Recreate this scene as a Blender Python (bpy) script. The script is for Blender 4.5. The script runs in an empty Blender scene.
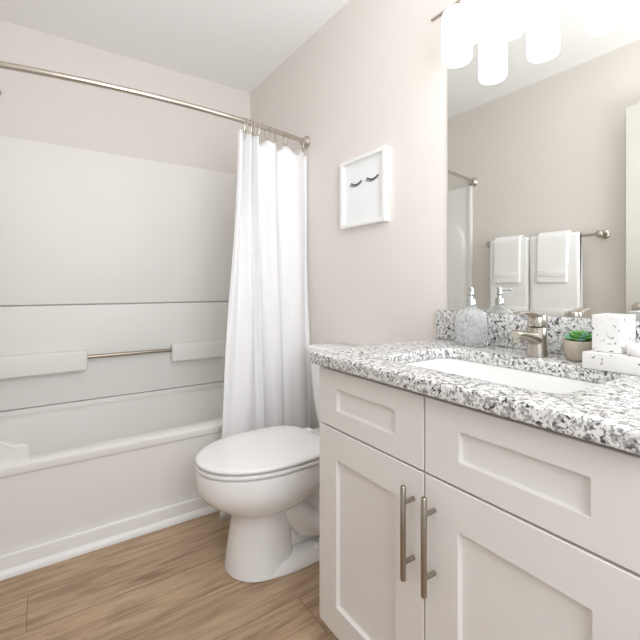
import bpy, bmesh, math, random
from mathutils import Vector, Matrix
random.seed(4)
PI = math.pi
SC = bpy.context.scene
COL = SC.collection

# ------------------------------------------------------------------ camera, world, lights, exposure
XW, XL, YB, H = 1.213, -0.315, 2.643, 2.44      # vanity wall, towel wall, tub back wall, ceiling
CAM_H = 1.07
cd = bpy.data.cameras.new('camera'); cam = bpy.data.objects.new('camera', cd); COL.objects.link(cam)
cam.location = (0, 0, CAM_H)
cam.rotation_euler = (PI/2, 0, -math.radians(34.4))
cd.sensor_width = 36; cd.lens = 405.7/640*36; cd.shift_y = -33/640
cd.clip_start = 0.02
SC.camera = cam

w = bpy.data.worlds.new('world'); SC.world = w; w.use_nodes = True
bg = w.node_tree.nodes['Background']
bg.inputs[0].default_value = (0.93, 0.965, 1.0, 1); bg.inputs[1].default_value = 0.47

def area(name, loc, rot, sx, sy, power, color):
    l = bpy.data.lights.new(name, 'AREA'); l.shape = 'RECTANGLE'; l.size = sx; l.size_y = sy
    l.energy = power; l.color = color
    o = bpy.data.objects.new(name, l); o.location = loc; o.rotation_euler = rot; COL.objects.link(o)
    return o
area('ceiling_fill', (0.45, 0.80, 2.43), (0, 0, 0), 0.5, 0.3, 0.9, (0.97, 0.985, 1.0))  # added fill light under the ceiling, with no lamp fixture behind it
area('front_fill', (0.15, -1.15, 1.80), (math.radians(84), 0, math.radians(-10)), 1.1, 1.2, 19, (0.92, 0.96, 1.0))  # added soft fill from behind the camera, brightens the front faces
area('bounced_flash', (0.45, -0.15, 1.25), (math.radians(160), 0, math.radians(-2)), 0.7, 0.7, 13, (0.97, 0.985, 1.0))
SHADE_STRENGTH = 2.4

vs = SC.view_settings
vs.view_transform = 'Standard'; vs.look = 'None'; vs.exposure = 0.56; vs.gamma = 1.0; vs.use_curve_mapping = False
SC.cycles.use_denoising = True
SC.cycles.max_bounces = 14; SC.cycles.diffuse_bounces = 8; SC.cycles.glossy_bounces = 6
SC.cycles.transmission_bounces = 10; SC.cycles.caustics_refractive = True

# ------------------------------------------------------------------ materials
def s2l(c):
    return tuple(((v/255)/12.92 if v/255 <= 0.04045 else ((v/255+0.055)/1.055)**2.4) for v in c)
def mat(name, col=(0.8,0.8,0.8), rough=0.5, metal=0.0, bump=None, **kw):
    m = bpy.data.materials.new(name); m.use_nodes = True
    b = m.node_tree.nodes['Principled BSDF']
    b.inputs['Base Color'].default_value = (*col, 1); b.inputs['Roughness'].default_value = rough
    b.inputs['Metallic'].default_value = metal
    for k, v in kw.items(): b.inputs[k].default_value = v
    if bump:
        scale, strength, dist = bump
        n = m.node_tree.nodes; L = m.node_tree.links
        tc = n.new('ShaderNodeTexCoord'); no = n.new('ShaderNodeTexNoise'); bp = n.new('ShaderNodeBump')
        no.inputs['Scale'].default_value = scale; no.inputs['Detail'].default_value = 4
        bp.inputs['Strength'].default_value = strength; bp.inputs['Distance'].default_value = dist
        L.new(tc.outputs['Object'], no.inputs['Vector']); L.new(no.outputs['Fac'], bp.inputs['Height'])
        L.new(bp.outputs['Normal'], b.inputs['Normal'])
    return m
M = {}
M['wall'] = mat('wall_paint', (0.74, 0.70, 0.668), 0.75, bump=(160, 0.08, 0.002))
M['ceiling'] = mat('ceiling_paint', (0.90, 0.90, 0.90), 0.9, bump=(120, 0.1, 0.002))
M['trim'] = mat('trim_white', (0.86, 0.86, 0.85), 0.35)
M['tub'] = mat('acrylic_white', (0.81, 0.80, 0.775), 0.5, bump=(6, 0.02, 0.004), **{'Specular IOR Level': 0.3})
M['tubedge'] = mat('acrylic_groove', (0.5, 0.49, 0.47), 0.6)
M['porcelain'] = mat('porcelain', (0.84, 0.84, 0.835), 0.08)
M['seat'] = mat('seat_plastic', (0.84, 0.84, 0.84), 0.22)
M['cabinet'] = mat('cabinet_paint', (0.77, 0.75, 0.73), 0.38, bump=(220, 0.03, 0.001))
M['inside'] = mat('cabinet_inside', (0.35, 0.33, 0.31), 0.6)
M['nickel'] = mat('brushed_nickel', (0.56, 0.52, 0.46), 0.27, 1.0, bump=(400, 0.03, 0.0005))
M['dark_nickel'] = mat('bronze_nickel', (0.40, 0.355, 0.30), 0.3, 1.0)
M['chrome'] = mat('chrome', (0.50, 0.52, 0.52), 0.08, 1.0)
M['mirror'] = mat('mirror_silver', (0.865, 0.88, 0.855), 0.0, 1.0)
M['mirror_edge'] = mat('mirror_edge', (0.45, 0.50, 0.48), 0.2)
M['frame'] = mat('frame_white', (0.86, 0.86, 0.85), 0.35)
M['paper'] = mat('paper_white', (0.84, 0.86, 0.87), 0.8)
M['ink'] = mat('lash_ink', (0.03, 0.03, 0.035), 0.7)
M['towel'] = mat('terry_white', (0.92, 0.92, 0.92), 0.95, bump=(330, 0.5, 0.003))
M['pot'] = mat('pot_ceramic', (0.48, 0.43, 0.36), 0.6, bump=(90, 0.05, 0.001))
M['soil'] = mat('soil', (0.05, 0.035, 0.025), 0.95, bump=(150, 0.8, 0.004))
M['candle'] = mat('white_wax', (0.88, 0.87, 0.85), 0.45)
M['black'] = mat('drain_dark', (0.03, 0.03, 0.03), 0.5)
M['door'] = mat('door_paint', (0.69, 0.67, 0.635), 0.4)

def shade_mat():
    m = bpy.data.materials.new('opal_glass_lit'); m.use_nodes = True
    b = m.node_tree.nodes['Principled BSDF']
    b.inputs['Base Color'].default_value = (0.9, 0.9, 0.9, 1); b.inputs['Roughness'].default_value = 0.25
    b.inputs['Emission Color'].default_value = (1.0, 0.975, 0.945, 1); b.inputs['Emission Strength'].default_value = SHADE_STRENGTH
    return m
M['shade'] = shade_mat()

def curtain_mat():
    m = bpy.data.materials.new('curtain_cloth'); m.use_nodes = True
    n = m.node_tree.nodes; L = m.node_tree.links; out = n['Material Output']; n.remove(n['Principled BSDF'])
    d = n.new('ShaderNodeBsdfDiffuse'); d.inputs[0].default_value = (0.935, 0.935, 0.945, 1)
    t = n.new('ShaderNodeBsdfTranslucent'); t.inputs[0].default_value = (0.935, 0.935, 0.945, 1)
    mx = n.new('ShaderNodeMixShader'); mx.inputs[0].default_value = 0.28
    tc = n.new('ShaderNodeTexCoord'); no = n.new('ShaderNodeTexNoise'); no.inputs['Scale'].default_value = 26; no.inputs['Detail'].default_value = 5
    bp = n.new('ShaderNodeBump'); bp.inputs['Strength'].default_value = 0.22; bp.inputs['Distance'].default_value = 0.01
    L.new(tc.outputs['Object'], no.inputs['Vector']); L.new(no.outputs['Fac'], bp.inputs['Height'])
    L.new(bp.outputs['Normal'], d.inputs['Normal'])
    L.new(d.outputs[0], mx.inputs[1]); L.new(t.outputs[0], mx.inputs[2]); L.new(mx.outputs[0], out.inputs[0])
    return m
M['curtain'] = curtain_mat()

def ramp(n, stops, interp='LINEAR'):
    r = n.new('ShaderNodeValToRGB'); r.color_ramp.interpolation = interp
    e = r.color_ramp.elements
    e[0].position, e[0].color = stops[0][0], (*stops[0][1], 1)
    e[1].position, e[1].color = stops[1][0], (*stops[1][1], 1)
    for p, c in stops[2:]:
        x = e.new(p); x.color = (*c, 1)
    return r
def granite_mat():
    m = mat('granite', rough=0.16); n = m.node_tree.nodes; L = m.node_tree.links; b = n['Principled BSDF']
    tc = n.new('ShaderNodeTexCoord')
    def noise(scale, det, dist, off):
        mp = n.new('ShaderNodeMapping'); mp.inputs['Location'].default_value = (off, off*1.7, off*.3)
        x = n.new('ShaderNodeTexNoise'); x.inputs['Scale'].default_value = scale; x.inputs['Detail'].default_value = det; x.inputs['Distortion'].default_value = dist
        L.new(tc.outputs['Object'], mp.inputs[0]); L.new(mp.outputs[0], x.inputs['Vector']); return x
    n1 = noise(105, 3, 0.5, 0.0); n2 = noise(120, 2.5, 0.7, 3.1); n3 = noise(34, 3, 0.3, 7.7); n4 = noise(210, 2, .4, 1.3)
    r1 = ramp(n, [(0.39, (0.38, 0.375, 0.375)), (0.51, (0.77, 0.77, 0.76))]); L.new(n1.outputs['Fac'], r1.inputs[0])
    r2 = ramp(n, [(0.55, (0, 0, 0)), (0.60, (1, 1, 1))]); L.new(n2.outputs['Fac'], r2.inputs[0])
    r3 = ramp(n, [(0.36, (0.25, 0.25, 0.25)), (0.56, (1, 1, 1))]); L.new(n3.outputs['Fac'], r3.inputs[0])
    r4 = ramp(n, [(0.60, (0, 0, 0)), (0.66, (.75, .75, .75))]); L.new(n4.outputs['Fac'], r4.inputs[0])
    mu = n.new('ShaderNodeMath'); mu.operation = 'MULTIPLY'; L.new(r2.outputs[0], mu.inputs[0]); L.new(r3.outputs[0], mu.inputs[1])
    mxx = n.new('ShaderNodeMath'); mxx.operation = 'MAXIMUM'; L.new(mu.outputs[0], mxx.inputs[0]); L.new(r4.outputs[0], mxx.inputs[1])
    mx = n.new('ShaderNodeMixRGB'); L.new(mxx.outputs[0], mx.inputs[0]); L.new(r1.outputs[0], mx.inputs[1]); mx.inputs[2].default_value = (0.045, 0.045, 0.05, 1)
    L.new(mx.outputs[0], b.inputs['Base Color'])
    return m
M['granite'] = granite_mat()
def terrazzo_mat():
    m = mat('terrazzo', rough=0.4); n = m.node_tree.nodes; L = m.node_tree.links; b = n['Principled BSDF']
    tc = n.new('ShaderNodeTexCoord')
    x = n.new('ShaderNodeTexNoise'); x.inputs['Scale'].default_value = 100; x.inputs['Detail'].default_value = 1.5; x.inputs['Distortion'].default_value = 0.5
    L.new(tc.outputs['Object'], x.inputs['Vector'])
    r = ramp(n, [(0.655, (0.78, 0.775, 0.765)), (0.69, (0.16, 0.16, 0.16))]); L.new(x.outputs['Fac'], r.inputs[0])
    L.new(r.outputs[0], b.inputs['Base Color'])
    return m
M['terrazzo'] = terrazzo_mat()
def floor_mat():
    m = mat('oak_plank', rough=0.42); n = m.node_tree.nodes; L = m.node_tree.links; b = n['Principled BSDF']
    tc = n.new('ShaderNodeTexCoord')
    br = n.new('ShaderNodeTexBrick'); br.offset = 0.37; br.offset_frequency = 2
    br.inputs['Color1'].default_value = (0.0, 0, 0, 1); br.inputs['Color2'].default_value = (1, 1, 1, 1); br.inputs['Mortar'].default_value = (0.5, 0.5, 0.5, 1)
    br.inputs['Scale'].default_value = 1.0; br.inputs['Mortar Size'].default_value = 0.0012; br.inputs['Mortar Smooth'].default_value = 0.3
    br.inputs['Brick Width'].default_value = 1.22; br.inputs['Row Height'].default_value = 0.178; br.inputs['Bias'].default_value = 0
    mb = n.new('ShaderNodeMapping'); mb.inputs['Location'].default_value = (0.49, 0.06, 0)
    L.new(tc.outputs['Object'], mb.inputs[0]); L.new(mb.outputs[0], br.inputs['Vector'])
    # each plank shifts its grain
    cmb = n.new('ShaderNodeCombineXYZ'); ml = n.new('ShaderNodeMath'); ml.operation = 'MULTIPLY'; ml.inputs[1].default_value = 7.0
    L.new(br.outputs['Color'], ml.inputs[0]); L.new(ml.outputs[0], cmb.inputs[2]); L.new(ml.outputs[0], cmb.inputs[0])
    ad = n.new('ShaderNodeVectorMath'); ad.operation = 'ADD'; L.new(tc.outputs['Object'], ad.inputs[0]); L.new(cmb.outputs[0], ad.inputs[1])
    mp = n.new('ShaderNodeMapping'); mp.inputs['Scale'].default_value = (1.5, 16, 1); L.new(ad.outputs[0], mp.inputs[0])
    g = n.new('ShaderNodeTexNoise'); g.inputs['Scale'].default_value = 2.2; g.inputs['Detail'].default_value = 8; g.inputs['Roughness'].default_value = 0.65; g.inputs['Distortion'].default_value = 0.9
    L.new(mp.outputs[0], g.inputs['Vector'])
    mp2 = n.new('ShaderNodeMapping'); mp2.inputs['Scale'].default_value = (0.9, 5.5, 1); L.new(ad.outputs[0], mp2.inputs[0])
    g2 = n.new('ShaderNodeTexNoise'); g2.inputs['Scale'].default_value = 3.0; g2.inputs['Detail'].default_value = 3; g2.inputs['Distortion'].default_value = 1.2
    L.new(mp2.outputs[0], g2.inputs['Vector'])
    mp3 = n.new('ShaderNodeMapping'); mp3.inputs['Scale'].default_value = (1.8, 85, 1); L.new(ad.outputs[0], mp3.inputs[0])
    g3 = n.new('ShaderNodeTexNoise'); g3.inputs['Scale'].default_value = 3.0; g3.inputs['Detail'].default_value = 3
    L.new(mp3.outputs[0], g3.inputs['Vector'])
    r = ramp(n, [(0.28, s2l((140, 113, 88))), (0.47, s2l((176, 150, 122))), (0.70, s2l((193, 168, 140)))]); L.new(g.outputs['Fac'], r.inputs[0])
    r2 = ramp(n, [(0.34, (0.80, 0.785, 0.77)), (0.55, (1.05, 1.05, 1.05))]); L.new(g2.outputs['Fac'], r2.inputs[0])
    r3 = ramp(n, [(0.33, (0.72, 0.70, 0.67)), (0.47, (1.0, 1.0, 1.0))]); L.new(g3.outputs['Fac'], r3.inputs[0])
    m1 = n.new('ShaderNodeMixRGB'); m1.blend_type = 'MULTIPLY'; m1.inputs[0].default_value = 1; L.new(r.outputs[0], m1.inputs[1]); L.new(r2.outputs[0], m1.inputs[2])
    m2 = n.new('ShaderNodeMixRGB'); m2.blend_type = 'MULTIPLY'; m2.inputs[0].default_value = 0.85; L.new(m1.outputs[0], m2.inputs[1]); L.new(r3.outputs[0], m2.inputs[2])
    rp = ramp(n, [(0.0, (0.92, 0.92, 0.93)), (1.0, (1.03, 1.03, 1.03))]); L.new(br.outputs['Color'], rp.inputs[0])
    m3 = n.new('ShaderNodeMixRGB'); m3.blend_type = 'MULTIPLY'; m3.inputs[0].default_value = 1; L.new(m2.outputs[0], m3.inputs[1]); L.new(rp.outputs[0], m3.inputs[2])
    m4 = n.new('ShaderNodeMixRGB'); L.new(br.outputs['Fac'], m4.inputs[0]); L.new(m3.outputs[0], m4.inputs[1]); m4.inputs[2].default_value = (0.16, 0.10, 0.06, 1)
    L.new(m4.outputs[0], b.inputs['Base Color'])
    bp = n.new('ShaderNodeBump'); bp.inputs['Strength'].default_value = 0.15; bp.inputs['Distance'].default_value = 0.002
    L.new(g3.outputs['Fac'], bp.inputs['Height']); L.new(bp.outputs['Normal'], b.inputs['Normal'])
    return m
M['floor'] = floor_mat()
def glass_mat():
    m = mat('ribbed_glass', (0.96, 0.975, 0.975), 0.07); b = m.node_tree.nodes['Principled BSDF']
    b.inputs['Transmission Weight'].default_value = 0.87; b.inputs['IOR'].default_value = 1.2
    return m
M['glass'] = glass_mat()
def leaf_mat(name, a, c):
    m = mat(name, rough=0.45); n = m.node_tree.nodes; L = m.node_tree.links; b = n['Principled BSDF']
    tc = n.new('ShaderNodeTexCoord'); x = n.new('ShaderNodeTexNoise'); x.inputs['Scale'].default_value = 60
    L.new(tc.outputs['Object'], x.inputs['Vector'])
    r = ramp(n, [(0.35, a), (0.65, c)]); L.new(x.outputs['Fac'], r.inputs[0]); L.new(r.outputs[0], b.inputs['Base Color'])
    return m
M['leaf'] = leaf_mat('leaf_green', (0.10, 0.33, 0.07), (0.22, 0.47, 0.14))
M['leaf_blue'] = leaf_mat('leaf_blue', (0.12, 0.36, 0.33), (0.28, 0.52, 0.42))

# ------------------------------------------------------------------ helpers
OFF = {}
def finish(me, m, angle=35):
    me.materials.append(m)
    me.polygons.foreach_set('use_smooth', [True]*len(me.polygons))
    me.set_sharp_from_angle(angle=math.radians(angle))
def obj(name, bm, m, parent=None, angle=35, keep=False):
    """one mesh object built in world coordinates; its origin goes to its parent's base (or its own base)"""
    bmesh.ops.recalc_face_normals(bm, faces=bm.faces) if not keep else None
    if parent is not None:
        off = OFF[parent]
    else:
        xs = [v.co for v in bm.verts]
        off = Vector(((min(c.x for c in xs)+max(c.x for c in xs))/2, (min(c.y for c in xs)+max(c.y for c in xs))/2, min(c.z for c in xs)))
    bmesh.ops.translate(bm, verts=bm.verts, vec=-off)
    me = bpy.data.meshes.new(name); bm.to_mesh(me); bm.free(); finish(me, m, angle)
    o = bpy.data.objects.new(name, me); COL.objects.link(o)
    OFF[o] = off
    if parent is not None: o.parent = parent
    else: o.location = off
    return o
def tag(o, label=None, cat=None, group=None, kind=None):
    if label: o['label'] = label
    if cat: o['category'] = cat
    if group: o['group'] = group
    if kind: o['kind'] = kind
    return o
def thing(name, loc, label, cat, group=None, kind=None):
    o = bpy.data.objects.new(name, None); COL.objects.link(o); o.location = loc; o.empty_display_size = 0.05
    OFF[o] = Vector(loc)
    return tag(o, label, cat, group, kind)
def struct(name, bm, m, label=None):
    return tag(obj(name, bm, m), label, None, None, 'structure')
def box(bm, x0, x1, y0, y1, z0, z1, bev=0.0, seg=2, rot=None):
    r = bmesh.ops.create_cube(bm, size=1.0); vs_ = r['verts']
    for v in vs_:
        v.co = Vector(((x0+x1)/2+v.co.x*(x1-x0), (y0+y1)/2+v.co.y*(y1-y0), (z0+z1)/2+v.co.z*(z1-z0)))
    if bev > 0:
        es = list({e for v in vs_ for e in v.link_edges})
        bmesh.ops.bevel(bm, geom=es, offset=bev, segments=seg, profile=0.5, affect='EDGES')
    return bm
def newbox(*a, **k): return box(bmesh.new(), *a, **k)
def loft(bm, rings, cap0=True, cap1=True, closed=True):
    rs = [[bm.verts.new(p) for p in r] for r in rings]
    n = len(rs[0])
    for a, b in zip(rs[:-1], rs[1:]):
        for i in range(n if closed else n-1):
            bm.faces.new((a[i], a[(i+1) % n], b[(i+1) % n], b[i]))
    if cap0: bm.faces.new(list(reversed(rs[0])))
    if cap1: bm.faces.new(rs[-1])
    return rs
def tube(bm, pts, r, n=12, caps=True):
    pts = [Vector(p) for p in pts]; rings = []; up = None
    rad = r if isinstance(r, (list, tuple)) else [r]*len(pts)
    for i, p in enumerate(pts):
        t = (pts[min(i+1, len(pts)-1)]-pts[max(i-1, 0)]).normalized()
        if up is None:
            up = t.orthogonal().normalized()
        up = (up - t*up.dot(t)).normalized(); s = t.cross(up)
        rings.append([p+(up*math.cos(2*PI*k/n)+s*math.sin(2*PI*k/n))*rad[i] for k in range(n)])
    loft(bm, rings, caps, caps); return bm
def torus(bm, c, R, r, axis='x', n=24, k=8):
    c = Vector(c); rings = []
    for i in range(n):
        a = 2*PI*i/n; ring = []
        for j in range(k):
            b = 2*PI*j/k; q = R+r*math.cos(b)
            u, v, h = q*math.cos(a), q*math.sin(a), r*math.sin(b)
            ring.append(c+Vector({'x': (h, u, v), 'y': (u, h, v), 'z': (u, v, h)}[axis]))
        rings.append(ring)
    rings.append(rings[0])
    rs = [[bm.verts.new(p) for p in r_] for r_ in rings[:-1]]
    for i in range(n):
        a, b = rs[i], rs[(i+1) % n]
        for j in range(k): bm.faces.new((a[j], a[(j+1) % k], b[(j+1) % k], b[j]))
    return bm
def lathe(bm, c, prof, n=32, axis='z', caps=(True, True)):
    c = Vector(c); rings = []
    for r, h in prof:
        ring = []
        for k in range(n):
            a = 2*PI*k/n; u, v = r*math.cos(a), r*math.sin(a)
            ring.append(c+Vector({'z': (u, v, h), 'x': (h, u, v), 'y': (u, h, v)}[axis]))
        rings.append(ring)
    loft(bm, rings, *caps); return bm
def rrect(cx, cy, hx, hy, r, z, n=8):
    p = []
    for (sx, sy, a0) in ((1, 1, 0), (-1, 1, PI/2), (-1, -1, PI), (1, -1, 1.5*PI)):
        for i in range(n+1):
            a = a0+PI/2*i/n
            p.append(Vector((cx+sx*(hx-r)+r*math.cos(a), cy+sy*(hy-r)+r*math.sin(a), z)))
    return p
def subsurf(o, lv=1):
    m = o.modifiers.new('subdivision', 'SUBSURF'); m.levels = lv; m.render_levels = lv
def smoothstep(t):
    t = max(0, min(1, t)); return t*t*(3-2*t)

# ------------------------------------------------------------------ room shell
YF = -1.3
struct('floor', newbox(XL-0.1, XW+0.1, YF, YB+0.1, -0.05, 0.0), M['floor'])
struct('ceiling', newbox(XL-0.1, XW+0.1, YF, YB+0.1, H, H+0.05), M['ceiling'])
struct('wall_right', newbox(XW, XW+0.1, YF, YB+0.1, 0, H), M['wall'])
struct('wall_back', newbox(XL, XW, YB, YB+0.1, 0, H), M['wall'])
bm = bmesh.new()                                     # towel wall, with the door opening near the camera
box(bm, XL-0.1, XL, 0.13, YB+0.1, 0, H); box(bm, XL-0.1, XL, YF, -0.68, 0, H); box(bm, XL-0.1, XL, -0.68, 0.13, 2.07, H)
struct('wall_left', bm, M['wall'])
bm = bmesh.new()
box(bm, XW-0.014, XW, 0.99, 1.90, 0, 0.085, 0.004); struct('baseboard_right', bm, M['trim'])
bm = bmesh.new()
box(bm, XL, XL+0.014, 0.14, 1.88, 0, 0.085, 0.004); struct('baseboard_left', bm, M['trim'])
# trim along the foot of the tub: flat base board and quarter-round shoe
bm = bmesh.new()
box(bm, XL, XW, 1.893, 1.912, 0, 0.078, 0.006, 3)
sec = [(1.893, 0.0)]+[(1.893-0.017*math.cos(a), 0.026*math.sin(a)) for a in [PI/2*i/6 for i in range(7)]]
rings = [[Vector((x, y, z)) for y, z in sec] for x in (XL, XW)]
loft(bm, rings)
struct('trim_1', bm, M['trim'])

# open door lying almost against the towel wall (seen in the mirror)
def door():
    hx, hy, fx, fy = XL+0.035, 0.15, -0.215, 0.880
    d = Vector((fx-hx, fy-hy, 0)); L = d.length; ang = math.atan2(d.y, d.x)
    root = thing('door_1', (hx, hy, 0.0), None, None, None, 'structure')
    bm = newbox(hx, hx+L, hy-0.0175, hy+0.0175, 0.012, 2.045, 0.002)
    R = Matrix.Rotation(ang, 4, 'Z'); O = Vector((hx, hy, 0))
    bmesh.ops.rotate(bm, verts=bm.verts, cent=O, matrix=R.to_3x3())
    leaf = obj('door_leaf', bm, M['door'], root)
    bm = bmesh.new(); kx = hx+L-0.065
    lathe(bm, (kx, hy, 0.96), [(0.03, -0.0175), (0.03, -0.024), (0.012, -0.028), (0.011, -0.045), (0.024, -0.052), (0.029, -0.066), (0.024, -0.078), (0.008, -0.082)], 24, 'y')
    bmesh.ops.rotate(bm, verts=bm.verts, cent=O, matrix=R.to_3x3())
    obj('door_knob', bm, M['nickel'], leaf)
door()

# ------------------------------------------------------------------ bathtub
TF, TB_, TX0, TX1 = 1.912, YB-0.003, XL+0.002, XW-0.002      # front, back, ends
TCX, TCY, THX, THY = (TX0+TX1)/2, (TF+TB_)/2, (TX1-TX0)/2, (TB_-TF)/2
def tub():
    root = thing('bathtub', (TCX, TCY, 0), 'white alcove bathtub along the back wall behind the shower curtain', 'bathtub')
    bm = bmesh.new(); N = 10
    RT = 0.405
    rings = [rrect(TCX, TCY, THX, THY-0.0, 0.006, 0.004, N), rrect(TCX, TCY, THX, THY-0.0, 0.006, RT-0.045, N)]
    # roll of the rim overhanging the apron
    rings += [rrect(TCX, TCY-0.004, THX, THY+0.004, 0.008, RT-0.040, N), rrect(TCX, TCY-0.006, THX, THY+0.006, 0.010, RT-0.024, N),
              rrect(TCX, TCY-0.005, THX, THY+0.005, 0.010, RT-0.010, N), rrect(TCX, TCY, THX, THY-0.002, 0.012, RT-0.002, N), rrect(TCX, TCY, THX-0.012, THY-0.014, 0.02, RT, N)]
    rings += [rrect(TCX, TCY, THX-0.085, THY-0.062, 0.12, RT, N), rrect(TCX, TCY, THX-0.10, THY-0.078, 0.12, RT-0.012, N),
              rrect(TCX, TCY, THX-0.115, THY-0.092, 0.12, RT-0.10, N), rrect(TCX, TCY, THX-0.17, THY-0.12, 0.13, 0.12, N), rrect(TCX, TCY, THX-0.23, THY-0.17, 0.12, 0.085, N)]
    loft(bm, rings)
    # raised corner scroll where the left end panel meets the front rim
    prof = [(TX0, 0.53), (-0.20, 0.527), (-0.16, 0.508), (-0.13, 0.490), (-0.105, 0.474), (-0.078, 0.463), (-0.050, 0.459), (-0.042, 0.452), (-0.042, 0.40), (TX0, 0.40)]
    front = [Vector((x, 1.932, z)) for x, z in prof]; back = [Vector((x, 1.968, z)) for x, z in prof]
    b2 = bmesh.new(); loft(b2, [front, back])
    bmesh.ops.recalc_face_normals(b2, faces=b2.faces)
    bmesh.ops.bevel(b2, geom=[e for e in b2.edges], offset=0.005, segments=3, affect='EDGES', clamp_overlap=True)
    basin = obj('basin', bm, M['tub'], root, 40)
    obj('end_scroll', b2, M['tub'], root, 40)
    bm = bmesh.new(); lathe(bm, (TX1-0.33, TCY, 0.086), [(0.001, 0.004), (0.03, 0.003), (0.034, 0.0)], 24)
    obj('drain', bm, M['chrome'], basin)
tub()

# ------------------------------------------------------------------ tub surround (wall panels with ledges and bar)
def surround():
    root = thing('tub_surround', (TCX, YB, 0.41), 'white moulded wall panels above the bathtub with soap ledges', 'tub surround')
    z0, z1 = 0.4055, 1.845
    bm = bmesh.new(); box(bm, TX0, TX1, YB-0.012, YB-0.001, z0, z1-0.01)
    obj('backing', bm, M['tubedge'], root)
    bm = newbox(TX0, TX1, YB-0.026, YB-0.012, 0.9745, z1, 0.007, 3); obj('upper_panel', bm, M['tub'], root)
    bm = newbox(TX0, TX1, YB-0.034, YB-0.012, 0.4385, 0.969, 0.006, 3); obj('lower_panel', bm, M['tub'], root)
    bm = newbox(TX0, TX1, YB-0.035, YB-0.012, z0, 0.435, 0.002, 2); obj('bottom_flange', bm, M['tub'], root)
    for a, b in ((TX0, 0.205), (0.655, TX1)):
        bm = bmesh.new(); box(bm, a, b, YB-0.10, YB-0.033, 0.612, 0.722, 0.012, 4); obj('soap_ledge', bm, M['tub'], root)
    bm = bmesh.new(); tube(bm, [(0.19, YB-0.072, 0.684), (0.67, YB-0.072, 0.684)], 0.0115, 16); obj('grab_bar', bm, M['dark_nickel'], root)
    # end panels
    bm = newbox(TX0+0.0, TX0+0.022, TF+0.02, YB-0.026, z0, z1, 0.006, 3); box(bm, TX0, TX0+0.030, TF-0.010, TF+0.024, z0, z1, 0.008, 3)
    p = obj('end_panel', bm, M['tub'], root)
    # raised arched column on the left end panel (seen in the mirror)
    ya, yb, zt, r = 1.955, 2.50, 1.55, 0.10
    pts = [(ya, z0+0.01)]+[(ya+r-r*math.cos(a), zt-r*1.6+r*1.6*math.sin(a)) for a in [PI/2*i/8 for i in range(9)]]
    pts += [(yb-r+r*math.sin(a), zt-r*1.6+r*1.6*math.cos(a)) for a in [PI/2*i/8 for i in range(9)]]+[(yb, z0+0.01)]
    bm = bmesh.new(); loft(bm, [[Vector((TX0+0.020, y, z)) for y, z in pts], [Vector((TX0+0.05, y, z)) for y, z in pts], [Vector((TX0+0.058, 2.24+(y-2.24)*.96, z0+0.01+(z-z0-0.01)*.985)) for y, z in pts]])
    obj('arched_panel', bm, M['tub'], root)
    bm = newbox(TX1-0.022, TX1, TF+0.02, YB-0.026, z0, z1, 0.006, 3)
    obj('end_panel', bm, M['tub'], root)
surround()

# shower head on the left end wall, only its edge enters the picture
sh = thing('wall_shower', (XL, 2.27, 1.94), 'dark metal shower head at the left edge of the picture', 'shower head')
bm = bmesh.new(); tube(bm, [(XL, 2.27, 1.96), (XL+0.05, 2.27, 1.965), (XL+0.09, 2.27, 1.955), (XL+0.115, 2.27, 1.935)], 0.010, 12); obj('arm', bm, M['dark_nickel'], sh)
bm = bmesh.new(); lathe(bm, (XL+0.0, 2.27, 1.96), [(0.03, 0.0), (0.028, 0.006), (0.012, 0.012)], 24, 'x'); obj('wall_flange', bm, M['dark_nickel'], sh)
bm = bmesh.new(); lathe(bm, (0, 0, 0), [(0.012, 0.0), (0.014, 0.02), (0.032, 0.04), (0.034, 0.05), (0.030, 0.053)], 24, 'z')
bmesh.ops.rotate(bm, verts=bm.verts, cent=(0, 0, 0), matrix=Matrix.Rotation(math.radians(132), 3, 'Y')); bmesh.ops.translate(bm, verts=bm.verts, vec=(XL+0.108, 2.27, 1.940))
obj('spray_head', bm, M['dark_nickel'], sh)

# ------------------------------------------------------------------ curved shower rod, rings, curtain
RZ = 1.872
def rod_y(x):
    t = (x-0.449)/0.764
    return 1.900-0.095*(1-t*t)
rod = thing('shower_rod', (0.449, 1.915, RZ), 'curved brushed nickel shower rod spanning above the bathtub', 'shower rod')
bm = bmesh.new(); tube(bm, [(XL+0.003+(XW-XL-0.006)*i/60, rod_y(XL+0.003+(XW-XL-0.006)*i/60), RZ) for i in range(61)], 0.0125, 16); obj('rod', bm, M['nickel'], rod, 60)
for x, s in ((XW, -1), (XL, 1)):
    bm = bmesh.new(); lathe(bm, (x, rod_y(x), RZ), [(0.036, 0.0), (0.036, s*0.006), (0.03, s*0.014), (0.02, s*0.024), (0.018, s*0.04)], 28, 'x'); obj('wall_flange', bm, M['nickel'], rod)

RX = [0.800, 0.818, 0.838, 0.857, 0.880, 0.938, 0.990, 1.058, 1.178]
names = ['first (innermost) ring', 'second ring', 'third ring', 'fourth ring', 'fifth ring', 'sixth ring', 'fourth-last ring', 'third-last ring', 'ring nearest the wall']
ORD = ['farthest from the right wall', 'eighth from the right wall', 'seventh from the right wall', 'sixth from the right wall', 'fifth from the right wall',
       'fourth from the right wall', 'third from the right wall', 'second from the right wall', 'nearest the right wall']
for i, x in enumerate(RX):
    bm = bmesh.new(); torus(bm, (0, 0, 0), 0.024, 0.0018, 'x', 22, 6)
    bmesh.ops.scale(bm, verts=bm.verts, vec=(1, 0.72, 1.5))
    bmesh.ops.rotate(bm, verts=bm.verts, cent=(0, 0, 0), matrix=Matrix.Rotation(math.radians([8, -10, 6, -14, 10, 25, -20, 22, -6][i]), 3, 'Z'))
    bmesh.ops.translate(bm, verts=bm.verts, vec=(x, rod_y(x), RZ-0.0215))
    tag(obj('curtain_ring', bm, M['nickel']), 'metal curtain ring on the shower rod, ' + ORD[i], 'curtain ring', 'curtain rings on the shower rod')

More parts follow.
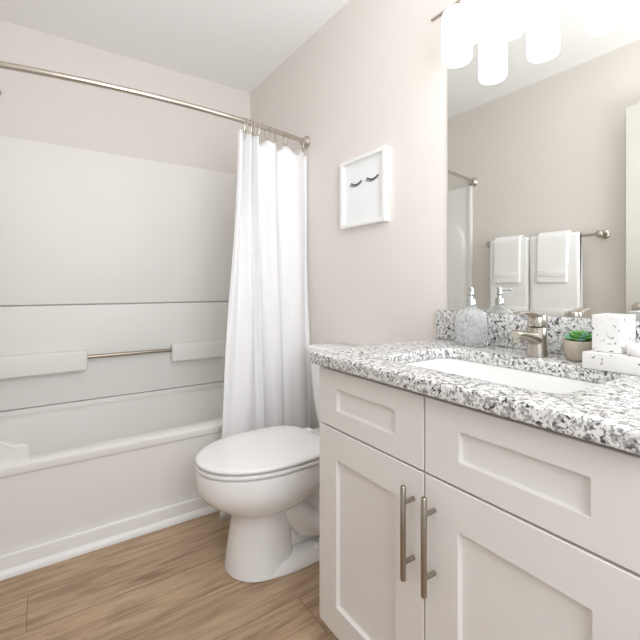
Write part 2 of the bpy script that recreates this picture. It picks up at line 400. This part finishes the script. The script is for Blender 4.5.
def cat(P, t):                                        # Catmull-Rom through 2D points
    n = len(P)-1; f = min(max(t, 0), 0.99999)*n; i = int(f); u = f-i
    g = lambda k: P[min(max(k, 0), n)]
    a, b, c, d = g(i-1), g(i), g(i+1), g(i+2)
    return tuple(0.5*((2*b[k])+(-a[k]+c[k])*u+(2*a[k]-5*b[k]+4*c[k]-d[k])*u*u+(-a[k]+3*b[k]-3*c[k]+d[k])*u**3) for k in range(len(a)))
def curtain():
    P = [(0.768, -0.012, 0.0), (0.776, -0.03, -0.004)]           # x, offset from the rod (minus = towards the room), drop below ring height
    sgn = 1
    amp = [0.030, 0.034, 0.034, 0.036, 0.040, 0.030, 0.028, 0.022]
    sag = [0.006, 0.006, 0.008, 0.008, 0.018, 0.020, 0.026, 0.040]
    for i, x in enumerate(RX):
        P.append((x, 0.0, 0.0))
        if i < len(RX)-1:
            P.append(((x+RX[i+1])/2, amp[i]*sgn, sag[i])); sgn = -sgn
    P.append((1.196, 0.006, 0.012)); P.append((1.203, -0.01, 0.020))
    NU, NV = 220, 70
    bm = bmesh.new(); rows = []
    ZT, ZB = RZ-0.060, 0.012
    for j in range(NV+1):
        v = j/NV; row = []
        for i in range(NU+1):
            u = i/NU
            x, dy, dr = cat(P, u)
            yt = rod_y(x)+dy
            # lower part: broader folds that hang free in front of the tub
            xb = 0.648+0.545*(u**0.92)
            k = u*3.2
            fold = (0.010+0.006*u)*math.sin(2*PI*k+0.6)+(0.002+0.004*smoothstep((u-.45)/.2))*math.sin(2*PI*k*2.3+1.9)
            if 0.44 < u < 0.56: fold += 0.035*math.sin(PI*(u-0.44)/0.12)*(1 if u < .5 else 1)
            yb = 1.752+0.07*u+fold
            xm = xb+0.012*math.sin(2*PI*k+2.0)
            wgt = smoothstep(v/0.9)*0.75+v*0.25
            xx = x*(1-wgt)+xm*wgt; yy = yt*(1-wgt)+yb*wgt
            xx += 0.004*math.sin(9*v+14*u)*v*(1-v)*4; yy += 0.006*math.sin(7*v+25*u)*v*(1-v)*3
            xx = min(xx, XW-0.006)
            z = (ZT-dr*max(0, 1-v*3.0))*(1-v)+ZB*v
            row.append(bm.verts.new((xx, yy, z)))
        rows.append(row)
    for a, b in zip(rows[:-1], rows[1:]):
        for i in range(NU): bm.faces.new((a[i], a[i+1], b[i+1], b[i]))
    root = thing('shower_curtain', (0.95, 1.82, 0.02), 'white cloth shower curtain bunched to the right of the bathtub', 'shower curtain')
    o = obj('cloth', bm, M['curtain'], root, 80, keep=True)
    s = o.modifiers.new('thickness', 'SOLIDIFY'); s.thickness = 0.0016; s.offset = 0
    # hem band along the foot
    hb = bmesh.new(); me = o.data; off = OFF[root]
    co = [v.co.copy()+off for v in me.vertices]
    top = [co[(NV-2)*(NU+1)+i] for i in range(NU+1)]; bot = [co[NV*(NU+1)+i] for i in range(NU+1)]
    mk = lambda L_, d: [hb.verts.new((p.x, p.y+d, p.z)) for p in L_]
    for d in (-0.0022,):
        a, b = mk(top, d), mk(bot, d)
        for i in range(NU): hb.faces.new((a[i], a[i+1], b[i+1], b[i]))
    h = obj('hem', hb, M['curtain'], o, 80, keep=True)
    s = h.modifiers.new('thickness', 'SOLIDIFY'); s.thickness = 0.0012; s.offset = 0
curtain()

# ------------------------------------------------------------------ toilet
TY = 1.452
def egg(lf, lb, hw, z, n=56, mid=0.42, pf=2.0, pb=2.0):
    lc = lb+(lf-lb)*mid; p = []
    for i in range(n):
        a = 2*PI*i/n; c, s = math.cos(a), math.sin(a)
        e = pf if c > 0 else pb
        ax = (lf-lc) if c > 0 else (lc-lb)
        l = lc+ax*math.copysign(abs(c)**(2/e), c); q = hw*math.copysign(abs(s)**(2/e), s)
        p.append(Vector((XW-l, TY+q, z)))
    return p
def toilet():
    root = thing('toilet', (0.86, TY, 0), 'white two-piece toilet with closed lid between bathtub and vanity', 'toilet')
    bm = bmesh.new()
    K = dict(pb=3.5, pf=2.2, mid=.42)
    loft(bm, [egg(0.642, 0.18, 0.147, 0.001, **K), egg(0.644, 0.178, 0.149, 0.005, **K), egg(0.642, 0.18, 0.147, 0.012, **K), egg(0.634, 0.185, 0.136, 0.030, **K), egg(0.620, 0.19, 0.126, 0.040, **K)])
    foot = obj('foot', bm, M['porcelain'], root, 50)
    bm = bmesh.new()
    c = lambda z, lf, lb, hw, **k: egg(lf, lb, hw, z, **k)
    kw = dict(pb=2.6, mid=.5)
    loft(bm, [c(0.004, 0.643, 0.38, 0.130, **kw), c(0.03, 0.640, 0.385, 0.125, **kw), c(0.07, 0.635, 0.39, 0.117, **kw), c(0.12, 0.628, 0.39, 0.111, **kw), c(0.17, 0.621, 0.39, 0.108, **kw), c(0.215, 0.620, 0.375, 0.110, **kw),
              c(0.230, 0.634, 0.35, 0.122, **kw), c(0.245, 0.660, 0.32, 0.142, **kw), c(0.265, 0.695, 0.28, 0.162, **kw), c(0.29, 0.724, 0.255, 0.178, **kw),
              c(0.315, 0.742, 0.245, 0.188, **kw), c(0.335, 0.749, 0.24, 0.191, **kw), c(0.385, 0.752, 0.235, 0.192, **kw), c(0.397, 0.749, 0.238, 0.189, **kw), c(0.401, 0.735, 0.25, 0.175, **kw)])
    obj('bowl', bm, M['porcelain'], root, 50)
    bm = bmesh.new()                                      # trapway swelling behind the column
    for s in (-1, 1):
        tube(bm, [(XW-0.47, TY+s*0.055, 0.27), (XW-0.40, TY+s*0.060, 0.20), (XW-0.34, TY+s*0.064, 0.13), (XW-0.28, TY+s*0.066, 0.105), (XW-0.22, TY+s*0.066, 0.15), (XW-0.18, TY+s*0.06, 0.24), (XW-0.17, TY+s*0.05, 0.33)], [0.05, 0.056, 0.058, 0.06, 0.06, 0.056, 0.05], 20)
    box(bm, XW-0.46, XW-0.16, TY-0.07, TY+0.07, 0.03, 0.36, 0.03, 4)
    o = obj('trapway', bm, M['porcelain'], root, 60)
    bm = bmesh.new(); box(bm, XW-0.30, XW-0.055, TY-0.165, TY+0.165, 0.33, 0.400, 0.025, 4); obj('deck', bm, M['porcelain'], root, 50)
    S = dict(mid=.46, pf=2.05, pb=3.6)
    bm = bmesh.new(); loft(bm, [egg(0.738, 0.258, 0.178, 0.4012, **S), egg(0.742, 0.256, 0.182, 0.4030, **S), egg(0.753, 0.246, 0.193, 0.406, **S), egg(0.755, 0.245, 0.195, 0.412, **S), egg(0.752, 0.247, 0.192, 0.4175, **S), egg(0.738, 0.258, 0.178, 0.4185, **S)]); obj('seat', bm, M['seat'], root, 50)
    bm = bmesh.new(); loft(bm, [egg(0.736, 0.26, 0.176, 0.4188, **S), egg(0.738, 0.258, 0.178, 0.4220, **S), egg(0.750, 0.248, 0.191, 0.4235, **S), egg(0.754, 0.245, 0.195, 0.427, **S), egg(0.754, 0.245, 0.195, 0.434, **S), egg(0.749, 0.249, 0.190, 0.4385, **S), egg(0.738, 0.258, 0.180, 0.4405, **S), egg(0.66, 0.31, 0.12, 0.4425, **S), egg(0.54, 0.42, 0.03, 0.443, **S)]); lid = obj('lid', bm, M['seat'], root, 50)
    for s in (-1, 1):
        bm = bmesh.new(); box(bm, XW-0.248, XW-0.212, TY+s*0.075-0.022, TY+s*0.075+0.022, 0.4005, 0.436, 0.008, 4); obj('hinge_cap', bm, M['seat'], lid, 50)
        bm = bmesh.new(); lathe(bm, (XW-0.31, TY+s*0.120, 0.030), [(0.016, 0.0), (0.016, 0.012), (0.010, 0.022), (0.002, 0.025)], 20); obj('bolt_cap', bm, M['porcelain'], foot, 50)
    bm = bmesh.new()
    T = lambda z, lf, hw, r: rrect(XW-(lf+0.008)/2, TY, (lf-0.008)/2, hw, r, z, 8)
    loft(bm, [T(0.401, 0.135, 0.140, 0.05), T(0.415, 0.146, 0.152, 0.05), T(0.50, 0.152, 0.172, 0.045), T(0.62, 0.157, 0.187, 0.04), T(0.755, 0.160, 0.198, 0.035)]); tank = obj('tank', bm, M['porcelain'], root, 50)
    bm = bmesh.new(); loft(bm, [T(0.755, 0.168, 0.203, 0.03), T(0.760, 0.172, 0.207, 0.03), T(0.782, 0.172, 0.207, 0.03), T(0.790, 0.166, 0.201, 0.03), T(0.793, 0.150, 0.185, 0.03)]); obj('tank_lid', bm, M['porcelain'], tank, 50)
toilet()

# ------------------------------------------------------------------ vanity cabinet
VX, VY0, VY1, VZ0, VZ1 = 0.665, 0.182, 0.976, 0.110, 0.8505
def shaker(x, y0, y1, z0, z1, sy, sz, t=0.019, dep=0.011):
    """slab facing -x with a recessed centre panel"""
    bm = bmesh.new(); V = bm.verts.new
    def rect(xx, a, b, c_, d): return [V((xx, a, c_)), V((xx, b, c_)), V((xx, b, d)), V((xx, a, d))]
    e = 0.0015
    back = rect(x+t, y0, y1, z0, z1); side = rect(x+e, y0, y1, z0, z1); fr = rect(x, y0+e, y1-e, z0+e, z1-e)
    i1 = rect(x, y0+sy, y1-sy, z0+sz, z1-sz); i2 = rect(x+dep, y0+sy+0.0025, y1-sy-0.0025, z0+sz+0.0025, z1-sz-0.0025)
    for a, b in ((back, side), (side, fr), (fr, i1), (i1, i2)):
        for k in range(4): bm.faces.new((a[k], a[(k+1) % 4], b[(k+1) % 4], b[k]))
    bm.faces.new(back); bm.faces.new(i2)
    return bm
def vanity():
    root = thing('vanity_cabinet', (0.94, 0.58, 0), 'white shaker vanity cabinet under the granite countertop', 'cabinet')
    bm = bmesh.new(); xb = XW-0.004; xf = VX+0.020
    box(bm, xf, xb, VY1-0.018, VY1, VZ0, VZ1); box(bm, xf, xb, VY0, VY0+0.018, VZ0, VZ1)
    box(bm, xf, xb, VY0+0.018, VY1-0.018, VZ0, VZ0+0.018)
    box(bm, xb-0.008, xb, VY0+0.018, VY1-0.018, VZ0+0.018, VZ1)
    box(bm, VX+0.085, xb, VY0, VY1, 0.001, VZ0)
    # face frame
    box(bm, xf+0.010, xf+0.022, VY0+0.018, VY1-0.018, VZ1-0.05, VZ1); box(bm, xf, xf+0.018, VY0+0.018, VY1-0.018, 0.655, 0.70)
    box(bm, xf, xf+0.018, 0.565, 0.60, VZ0+0.018, 0.655); box(bm, xf, xf+0.018, 0.565, 0.60, 0.70, VZ1-0.05)
    obj('carcass', bm, M['cabinet'], root)
    g = 0.002; YM = 0.5825
    for a, b in ((YM+g, VY1-0.001), (VY0+0.001, YM-g)):
        obj('drawer_front', shaker(VX, a, b, 0.681, 0.839, 0.084, 0.049), M['cabinet'], root, 25)
        d = obj('door', shaker(VX, a, b, VZ0, 0.676, 0.082, 0.080), M['cabinet'], root, 25)
        hy = YM+0.0285 if a > YM else YM-0.0285
        bm = bmesh.new(); hx = VX-0.033
        tube(bm, [(hx, hy, 0.447), (hx, hy, 0.449), (hx, hy, 0.646), (hx, hy, 0.648)], [0.0045, 0.0062, 0.0062, 0.0045], 18)
        for z in (0.484, 0.612): tube(bm, [(hx, hy, z), (VX-0.0005, hy, z)], 0.0048, 14)
        obj('handle', bm, M['dark_nickel'], d, 40)
vanity()

# ------------------------------------------------------------------ countertop with sink cut-out
CZ0, CZ1 = 0.851, 0.883
SX0, SX1, SY0, SY1 = 0.735, 1.038, 0.345, 0.815
def curve_slab(loops, z0, z1, bevel):
    cu = bpy.data.curves.new('outline', 'CURVE'); cu.dimensions = '2D'; cu.fill_mode = 'BOTH'
    for lp in loops:
        s = cu.splines.new('POLY'); s.points.add(len(lp)-1); s.use_cyclic_u = True
        for p, q in zip(s.points, lp): p.co = (q.x, q.y, 0, 1)
    cu.extrude = (z1-z0)/2-bevel; cu.bevel_depth = bevel; cu.bevel_resolution = 3; cu.offset = -bevel
    o = bpy.data.objects.new('outline', cu); COL.objects.link(o)
    bpy.context.view_layer.update()
    me = bpy.data.meshes.new_from_object(o.evaluated_get(bpy.context.evaluated_depsgraph_get()))
    bpy.data.objects.remove(o); bpy.data.curves.remove(cu)
    bm = bmesh.new(); bm.from_mesh(me); bpy.data.meshes.remove(me)
    bmesh.ops.translate(bm, verts=bm.verts, vec=(0, 0, (z0+z1)/2)); bmesh.ops.remove_doubles(bm, verts=bm.verts, dist=1e-5)
    return bm
ct = thing('countertop', (0.93, 0.57, CZ0), 'speckled white, grey and black granite countertop with sink cut-out', 'countertop')
outer = rrect((0.638+XW-0.001)/2, (0.165+0.992)/2, (XW-0.001-0.638)/2, (0.992-0.165)/2, 0.014, 0, 6)
hole = rrect((SX0+SX1)/2, (SY0+SY1)/2, (SX1-SX0)/2, (SY1-SY0)/2, 0.05, 0, 8)
obj('slab', curve_slab([outer, hole], CZ0, CZ1, 0.005), M['granite'], ct, 50)
bm = newbox(1.192, XW-0.001, 0.165, 0.988, CZ1, 0.986, 0.003, 2); obj('backsplash', bm, M['granite'], ct, 40)

def sink():
    root = thing('sink', (0.89, 0.58, 0.70), 'white rectangular undermount sink set in the granite countertop', 'sink')
    cx, cy, hx, hy = (SX0+SX1)/2, (SY0+SY1)/2, (SX1-SX0)/2, (SY1-SY0)/2
    bm = bmesh.new(); R = lambda d, r, z: rrect(cx, cy, hx+d, hy+d, r, z, 8)
    loft(bm, [R(0.022, 0.06, 0.842), R(0.022, 0.06, 0.8505), R(0.004, 0.05, 0.8505), R(0.002, 0.05, 0.845), R(-0.004, 0.052, 0.79), R(-0.014, 0.06, 0.745), R(-0.04, 0.07, 0.725), R(-0.10, 0.04, 0.716),
              R(-0.10, 0.04, 0.708), R(-0.034, 0.07, 0.716), R(-0.004, 0.06, 0.742), R(0.006, 0.052, 0.79), R(0.010, 0.05, 0.842)], False, False)
    bm.faces.ensure_lookup_table()
    # close the floor of the bowl
    vs_ = [v for v in bm.verts if abs(v.co.z-0.716) < 1e-6 and abs(v.co.x-cx) <= hx-0.0999 and abs(v.co.y-cy) <= hy-0.0999]
    n = 36; bm.verts.ensure_lookup_table()
    bm.faces.new(bm.verts[7*n:8*n]); bm.faces.new(list(reversed(bm.verts[8*n:9*n])))
    basin = obj('basin', bm, M['porcelain'], root, 50)
    bm = bmesh.new(); lathe(bm, (cx+0.02, cy, 0.7165), [(0.03, 0.0), (0.03, 0.002), (0.022, 0.003), (0.020, 0.006), (0.002, 0.007)], 24); obj('drain', bm, M['chrome'], basin)
sink()

# ------------------------------------------------------------------ faucet
def faucet():
    fx, fy = 1.100, 0.572
    root = thing('faucet', (fx, fy, CZ1), 'brushed nickel single-lever faucet behind the sink', 'faucet')
    z = CZ1
    bm = bmesh.new()
    def ov(zz, cx, hx, hy): return [Vector((fx+cx+hx*math.cos(2*PI*k/28), fy+hy*math.sin(2*PI*k/28), zz)) for k in range(28)]
    loft(bm, [ov(z+0.0005, 0, 0.027, 0.027), ov(z+0.004, 0, 0.027, 0.027), ov(z+0.02, 0.0, 0.0255, 0.025), ov(z+0.05, 0.001, 0.0245, 0.024), ov(z+0.078, 0.002, 0.0245, 0.024), ov(z+0.080, 0.002, 0.022, 0.022)])
    obj('body', bm, M['nickel'], root, 45)
    # spout: sweeps up out of the body and forward over the bowl
    bm = bmesh.new(); pts = []
    cl = [(0.012, 0.034, 0.023, 0.030), (-0.012, 0.044, 0.021, 0.022), (-0.032, 0.052, 0.018, 0.0165), (-0.055, 0.059, 0.0165, 0.0135), (-0.080, 0.064, 0.0155, 0.0120), (-0.102, 0.066, 0.0150, 0.0110), (-0.108, 0.065, 0.013, 0.009)]
    rings = []
    for i, (dx, dz, hw, hh) in enumerate(cl):
        rings.append([Vector((fx+dx+hh*math.sin(a)*-0.25, fy+hw*math.cos(a), z+dz+hh*math.sin(a))) for a in [2*PI*k/20 for k in range(20)]])
    loft(bm, rings)
    lathe(bm, (fx-0.094, fy, z+0.044), [(0.0095, 0.0), (0.0105, 0.002), (0.0105, 0.016)], 18)
    obj('spout', bm, M['nickel'], root, 50)
    # lever cap and blade
    bm = bmesh.new()
    loft(bm, [ov(z+0.082, 0.002, 0.0235, 0.0235), ov(z+0.086, 0.002, 0.0245, 0.024), ov(z+0.104, 0.003, 0.0245, 0.024), ov(z+0.112, 0.004, 0.022, 0.022), ov(z+0.115, 0.006, 0.014, 0.014)])
    cl = [(0.018, 0.106, 0.019, 0.008), (-0.01, 0.110, 0.020, 0.0075), (-0.035, 0.117, 0.019, 0.005), (-0.060, 0.121, 0.016, 0.0035), (-0.085, 0.121, 0.013, 0.0026), (-0.095, 0.119, 0.009, 0.002)]
    loft(bm, [[Vector((fx+dx, fy+hw*math.cos(a), z+dz+hh*math.sin(a))) for a in [2*PI*k/20 for k in range(20)]] for dx, dz, hw, hh in cl])
    obj('lever', bm, M['nickel'], root, 50)
faucet()

# ------------------------------------------------------------------ soap dispenser
def soap():
    cx, cy, z = 1.128, 0.795, CZ1
    root = thing('soap_dispenser', (cx, cy, z), 'clear pressed-glass soap dispenser with chrome pump left of the faucet', 'soap dispenser')
    n = 64; rings = []
    def ring(zz, hx, hy, fl): 
        p = []
        for k in range(n):
            a = 2*PI*k/n; c, s = math.cos(a), math.sin(a)
            r = 1+fl*math.cos(16*a)
            p.append(Vector((cx+hx*r*math.copysign(abs(c)**0.75, c), cy+hy*r*math.copysign(abs(s)**0.75, s), z+zz)))
        return p
    out = [(0.0006, .030, .042, 0), (0.004, .034, .048, .01), (0.02, .037, .050, .025), (0.055, .038, .051, .03), (0.088, .037, .050, .025), (0.108, .033, .045, .015), (0.117, .022, .028, .005), (0.121, .0145, .0145, 0), (0.127, .0145, .0145, 0)]
    inn = [(0.127, .012, .012, 0), (0.119, .012, .012, 0), (0.104, .026, .038, 0), (0.085, .031, .044, 0), (0.055, .032, .045, 0), (0.02, .031, .044, 0), (0.010, .026, .038, 0)]
    bm = bmesh.new(); loft(bm, [ring(*q) for q in out+inn]); obj('bottle', bm, M['glass'], root, 60)
    bm = bmesh.new(); lathe(bm, (cx, cy, z), [(0.0155, 0.1275), (0.0155, 0.148), (0.013, 0.151), (0.007, 0.152), (0.0065, 0.158), (0.009, 0.160), (0.009, 0.183), (0.007, 0.186)], 24)
    d = Vector((-0.82, -0.57, 0)); p = Vector((cx, cy, z+0.178))
    tube(bm, [p, p+d*0.02, p+d*0.034+Vector((0, 0, 0.001)), p+d*0.042+Vector((0, 0, -0.004))], [0.005, 0.0045, 0.004, 0.0035], 12)
    obj('pump', bm, M['chrome'], root, 40)
soap()

# ------------------------------------------------------------------ succulent
def succulent():
    cx, cy, z = 1.128, 0.478, CZ1
    root = thing('potted_succulent', (cx, cy, z), 'green succulent in a small round beige pot right of the faucet', 'potted plant')
    bm = bmesh.new(); lathe(bm, (cx, cy, z), [(0.024, 0.0006), (0.028, 0.002), (0.034, 0.016), (0.0375, 0.034), (0.0385, 0.050), (0.037, 0.052), (0.035, 0.050), (0.034, 0.040)], 36); obj('pot', bm, M['pot'], root, 45)
    bm = bmesh.new(); lathe(bm, (cx, cy, z), [(0.0335, 0.0405), (0.0335, 0.044), (0.02, 0.046)], 24); obj('soil', bm, M['soil'], root)
    k = 0
    for ringi, (cnt, ln, tilt, zz, wd) in enumerate([(10, 0.040, 8, 0.051, 0.0095), (9, 0.034, 22, 0.054, 0.009), (7, 0.026, 42, 0.056, 0.008), (4, 0.016, 70, 0.057, 0.005)]):
        for i in range(cnt):
            a = 2*PI*i/cnt+ringi*0.4+random.uniform(-.12, .12); t = math.radians(tilt+random.uniform(-6, 6))
            bm = bmesh.new(); rings = []
            for q in range(9):
                f = q/8; w_ = wd*math.sin(PI*(0.12+0.86*f**0.8))**0.8+0.0004; h_ = w_*0.42
                rings.append([Vector((ln*f, w_*math.cos(b), h_*math.sin(b)+0.004*f*f)) for b in [2*PI*j/10 for j in range(10)]])
            loft(bm, rings)
            bmesh.ops.rotate(bm, verts=bm.verts, cent=(0, 0, 0), matrix=Matrix.Rotation(-t, 3, 'Y'))
            bmesh.ops.rotate(bm, verts=bm.verts, cent=(0, 0, 0), matrix=Matrix.Rotation(a, 3, 'Z'))
            bmesh.ops.translate(bm, verts=bm.verts, vec=(cx, cy, z+zz))
            obj('leaf', bm, M['leaf_blue'] if (i+ringi) % 3 == 0 else M['leaf'], root, 60)
succulent()

# ------------------------------------------------------------------ terrazzo set
tr = newbox(1.030, 1.165, 0.205, 0.432, CZ1+0.0004, 0.921, 0.002, 2)
tag(obj('tray', tr, M['terrazzo']), 'white speckled terrazzo tray block on the countertop by the succulent', 'tray')
def tumbler():
    x0, x1, y0, y1, z0, z1 = 1.056, 1.140, 0.363, 0.423, 0.9215, 1.006
    bm = bmesh.new(); R = lambda d, z: rrect((x0+x1)/2, (y0+y1)/2, (x1-x0)/2-d, (y1-y0)/2-d, max(0.002, 0.004-d/4), z, 4)
    loft(bm, [R(0.001, z0), R(0, z0+0.001), R(0, z1-0.001), R(0.001, z1), R(0.006, z1), R(0.007, z1-0.002), R(0.007, z0+0.008)])
    tag(obj('tumbler', bm, M['terrazzo'], None, 40), 'square white speckled terrazzo tumbler standing on the tray', 'tumbler')
tumbler()
bm = bmesh.new(); lathe(bm, (1.072, 0.322, 0.921), [(0.031, 0.0006), (0.034, 0.003), (0.036, 0.010), (0.035, 0.018), (0.030, 0.024), (0.016, 0.027), (0.002, 0.0275)], 32)
tag(obj('soap_bar', bm, M['candle'], None, 60), 'rounded plain white soap on the speckled tray, right of the tumbler', 'soap')

# ------------------------------------------------------------------ wall mirror
mr = thing('mirror', (XW, 0.55, 0.987), 'large frameless wall mirror above the vanity backsplash', 'mirror')
bm = newbox(XW-0.006, XW-0.0005, 0.200, 0.946, 0.9868, 1.89); obj('glass', bm, M['mirror'], mr)
bm = bmesh.new(); box(bm, XW-0.0058, XW-0.0006, 0.9462, 0.948, 0.9868, 1.8905); box(bm, XW-0.0058, XW-0.0006, 0.200, 0.946, 1.8902, 1.8915); obj('edge', bm, M['mirror_edge'], mr)
bm = newbox(XW-0.010, XW-0.0005, 0.885, 0.905, 1.882, 1.899, 0.001); obj('clip', bm, M['chrome'], mr)

# ------------------------------------------------------------------ vanity light
def vanity_light():
    root = thing('vanity_light', (XW, 0.573, 1.99), 'bar light with a row of glowing white glass shades above the mirror', 'wall lamp')
    bx = 1.108
    bm = bmesh.new(); tube(bm, [(bx, 0.205, 1.988), (bx, 0.935, 1.988)], 0.0065, 14); obj('bar', bm, M['nickel'], root)
    bm = bmesh.new(); box(bm, XW-0.022, XW-0.0005, 0.50, 0.646, 1.93, 2.05, 0.004); obj('backplate', bm, M['nickel'], root)
    for y in (0.53, 0.616):
        bm = bmesh.new(); tube(bm, [(XW-0.02, y, 1.988), (bx, y, 1.988)], 0.007, 14); obj('arm', bm, M['nickel'], root)
    for i in range(4):
        y = 0.833-0.1733*i
        bm = bmesh.new(); lathe(bm, (bx, y, 0), [(0.004, 2.045), (0.004, 1.984), (0.012, 1.981), (0.015, 1.976), (0.015, 1.966)][::-1], 20); obj('stem', bm, M['nickel'], root)
        bm = bmesh.new(); lathe(bm, (bx, y, 0), [(0.012, 1.797), (0.033, 1.7975), (0.042, 1.801), (0.0455, 1.808), (0.0465, 1.820), (0.0465, 1.944), (0.0445, 1.956), (0.036, 1.963), (0.018, 1.965)], 36); obj('shade', bm, M['shade'], root, 60)
vanity_light()

# ------------------------------------------------------------------ shadow-box frame with paper eyelashes
def picture():
    y0, y1, z0, z1, d = 1.249, 1.558, 1.349, 1.665, 0.030
    root = thing('picture_frame', (XW, (y0+y1)/2, z0), 'square white shadow-box frame with two drawn eyelashes above the toilet', 'picture frame')
    bm = bmesh.new(); V = bm.verts.new; x = XW-d
    def rect(xx, a): return [V((xx, y0+a, z0+a)), V((xx, y1-a, z0+a)), V((xx, y1-a, z1-a)), V((xx, y0+a, z1-a))]
    L_ = [rect(XW-0.0005, 0), rect(x+0.001, 0), rect(x, 0.001), rect(x, 0.017), rect(x+0.001, 0.018), rect(x+0.020, 0.018)]
    for a, b in zip(L_[:-1], L_[1:]):
        for k in range(4): bm.faces.new((a[k], a[(k+1) % 4], b[(k+1) % 4], b[k]))
    bm.faces.new(L_[0])
    obj('frame', bm, M['frame'], root, 30)
    bm = newbox(x+0.018, x+0.020, y0+0.0182, y1-0.0182, z0+0.0182, z1-0.0182); obj('print', bm, M['paper'], root)
    for cy, cz in ((1.455, 1.557), (1.343, 1.559)):
        bm = bmesh.new(); xx = x+0.0172; w_ = 0.036
        arc = [(cy+w_*t, cz-0.012*(1-t*t)) for t in [-1+2*i/14 for i in range(15)]]
        tube(bm, [(xx, a, b) for a, b in arc], 0.0022, 6)
        for i in range(0, 15):
            a, b = arc[i]; t = -1+2*i/14; ln = 0.016
            tube(bm, [(xx, a, b), (xx, a+ln*(0.25+t*0.5)*0.5, b-ln*0.55), (xx, a+ln*(0.3+t*0.9), b-ln*0.75)], [0.0013, 0.0010, 0.0003], 5)
        obj('eyelash', bm, M['ink'], root)
picture()

# ------------------------------------------------------------------ towel bar with towels (seen in the mirror)
BX, BZ = XL+0.075, 1.377
tb = thing('towel_bar', (XL, 1.37, BZ), 'brushed nickel towel bar on the wall facing the mirror', 'towel bar')
bm = bmesh.new(); tube(bm, [(BX, 1.020, BZ), (BX, 1.725, BZ)], 0.0085, 16); obj('bar', bm, M['nickel'], tb)
for y in (1.020, 1.725):
    bm = bmesh.new(); lathe(bm, (XL, y, BZ), [(0.026, 0.0005), (0.026, 0.006), (0.016, 0.012), (0.013, 0.03), (0.014, 0.055), (0.021, 0.066), (0.023, 0.076), (0.020, 0.088), (0.006, 0.094)], 28, 'x'); obj('post', bm, M['nickel'], tb)
def towel(y0, y1, rin, th, zf, zb, label, group, seed, band=True):
    """folded towel hung over the bar: inverted U section swept along the bar, rounded at the edges"""
    rnd = random.Random(seed); R = rin+th
    NY, NS = 26, 40
    def section(ro, e, zfo, zbo):
        p = []
        for i in range(NS+1): p.append((ro, zfo+(BZ-zfo)*i/NS))
        for i in range(1, 16): a = PI*i/16; p.append((ro*math.cos(a), BZ+ro*math.sin(a)))
        for i in range(NS+1): p.append((-ro, BZ-(BZ-zbo)*i/NS))
        return p
    outs, ins = section(R, 0, zf, zb), section(rin, 0, zf, zb)
    bm = bmesh.new(); rings = []
    ph = rnd.uniform(0, 6)
    for j in range(NY+1):
        f = j/NY; y = y0+(y1-y0)*f
        edge = min(f, 1-f)*(y1-y0)
        rr = th*0.5
        sh = rr*(1-math.sqrt(max(0, 1-(1-min(1, edge/rr))**2))) if edge < rr else 0
        loop = []
        for (a, z) in outs:
            s = 1 if a > 0 else -1
            wob = 0.0022*math.sin(9*z+ph+14*y)*(1 if z < BZ-0.03 else 0)
            rad = math.hypot(a, max(0, z-BZ)); k = (rad-sh+max(-0.001, wob))/rad
            loop.append(Vector((BX+a*k, y+0.003*math.sin(6*z+ph), z if z <= BZ else BZ+(z-BZ)*k)))
        for (a, z) in reversed(ins):
            rad = math.hypot(a, max(0, z-BZ)); k = (rad+sh*0.9)/rad
            loop.append(Vector((BX+a*k, y+0.003*math.sin(6*z+ph), z if z <= BZ else BZ+(z-BZ)*k)))
        rings.append(loop)
    loft(bm, rings)
    root = thing('towel', (BX, (y0+y1)/2, zf), label, 'towel', group)
    cloth = obj('cloth', bm, M['towel'], root, 70)
    if band:
        bm = newbox(BX+R-0.001, BX+R+0.0025, y0+0.006, y1-0.006, zf+0.035, zf+0.075, 0.001); obj('border_band', bm, M['towel'], cloth)
towel(1.425, 1.702, 0.0092, 0.016, 0.86, 0.92, 'large white bath towel on the bar, nearer the bathtub', 'bath towels', 1, True)
towel(1.116, 1.416, 0.0092, 0.016, 0.86, 0.92, 'large white bath towel on the bar, nearer the door', 'bath towels', 2, True)
towel(1.470, 1.664, 0.0285, 0.013, 1.10, 1.12, 'small white hand towel over the bath towel nearer the bathtub', 'hand towels', 3)
towel(1.176, 1.363, 0.0285, 0.013, 1.10, 1.12, 'small white hand towel over the bath towel nearer the door', 'hand towels', 4)
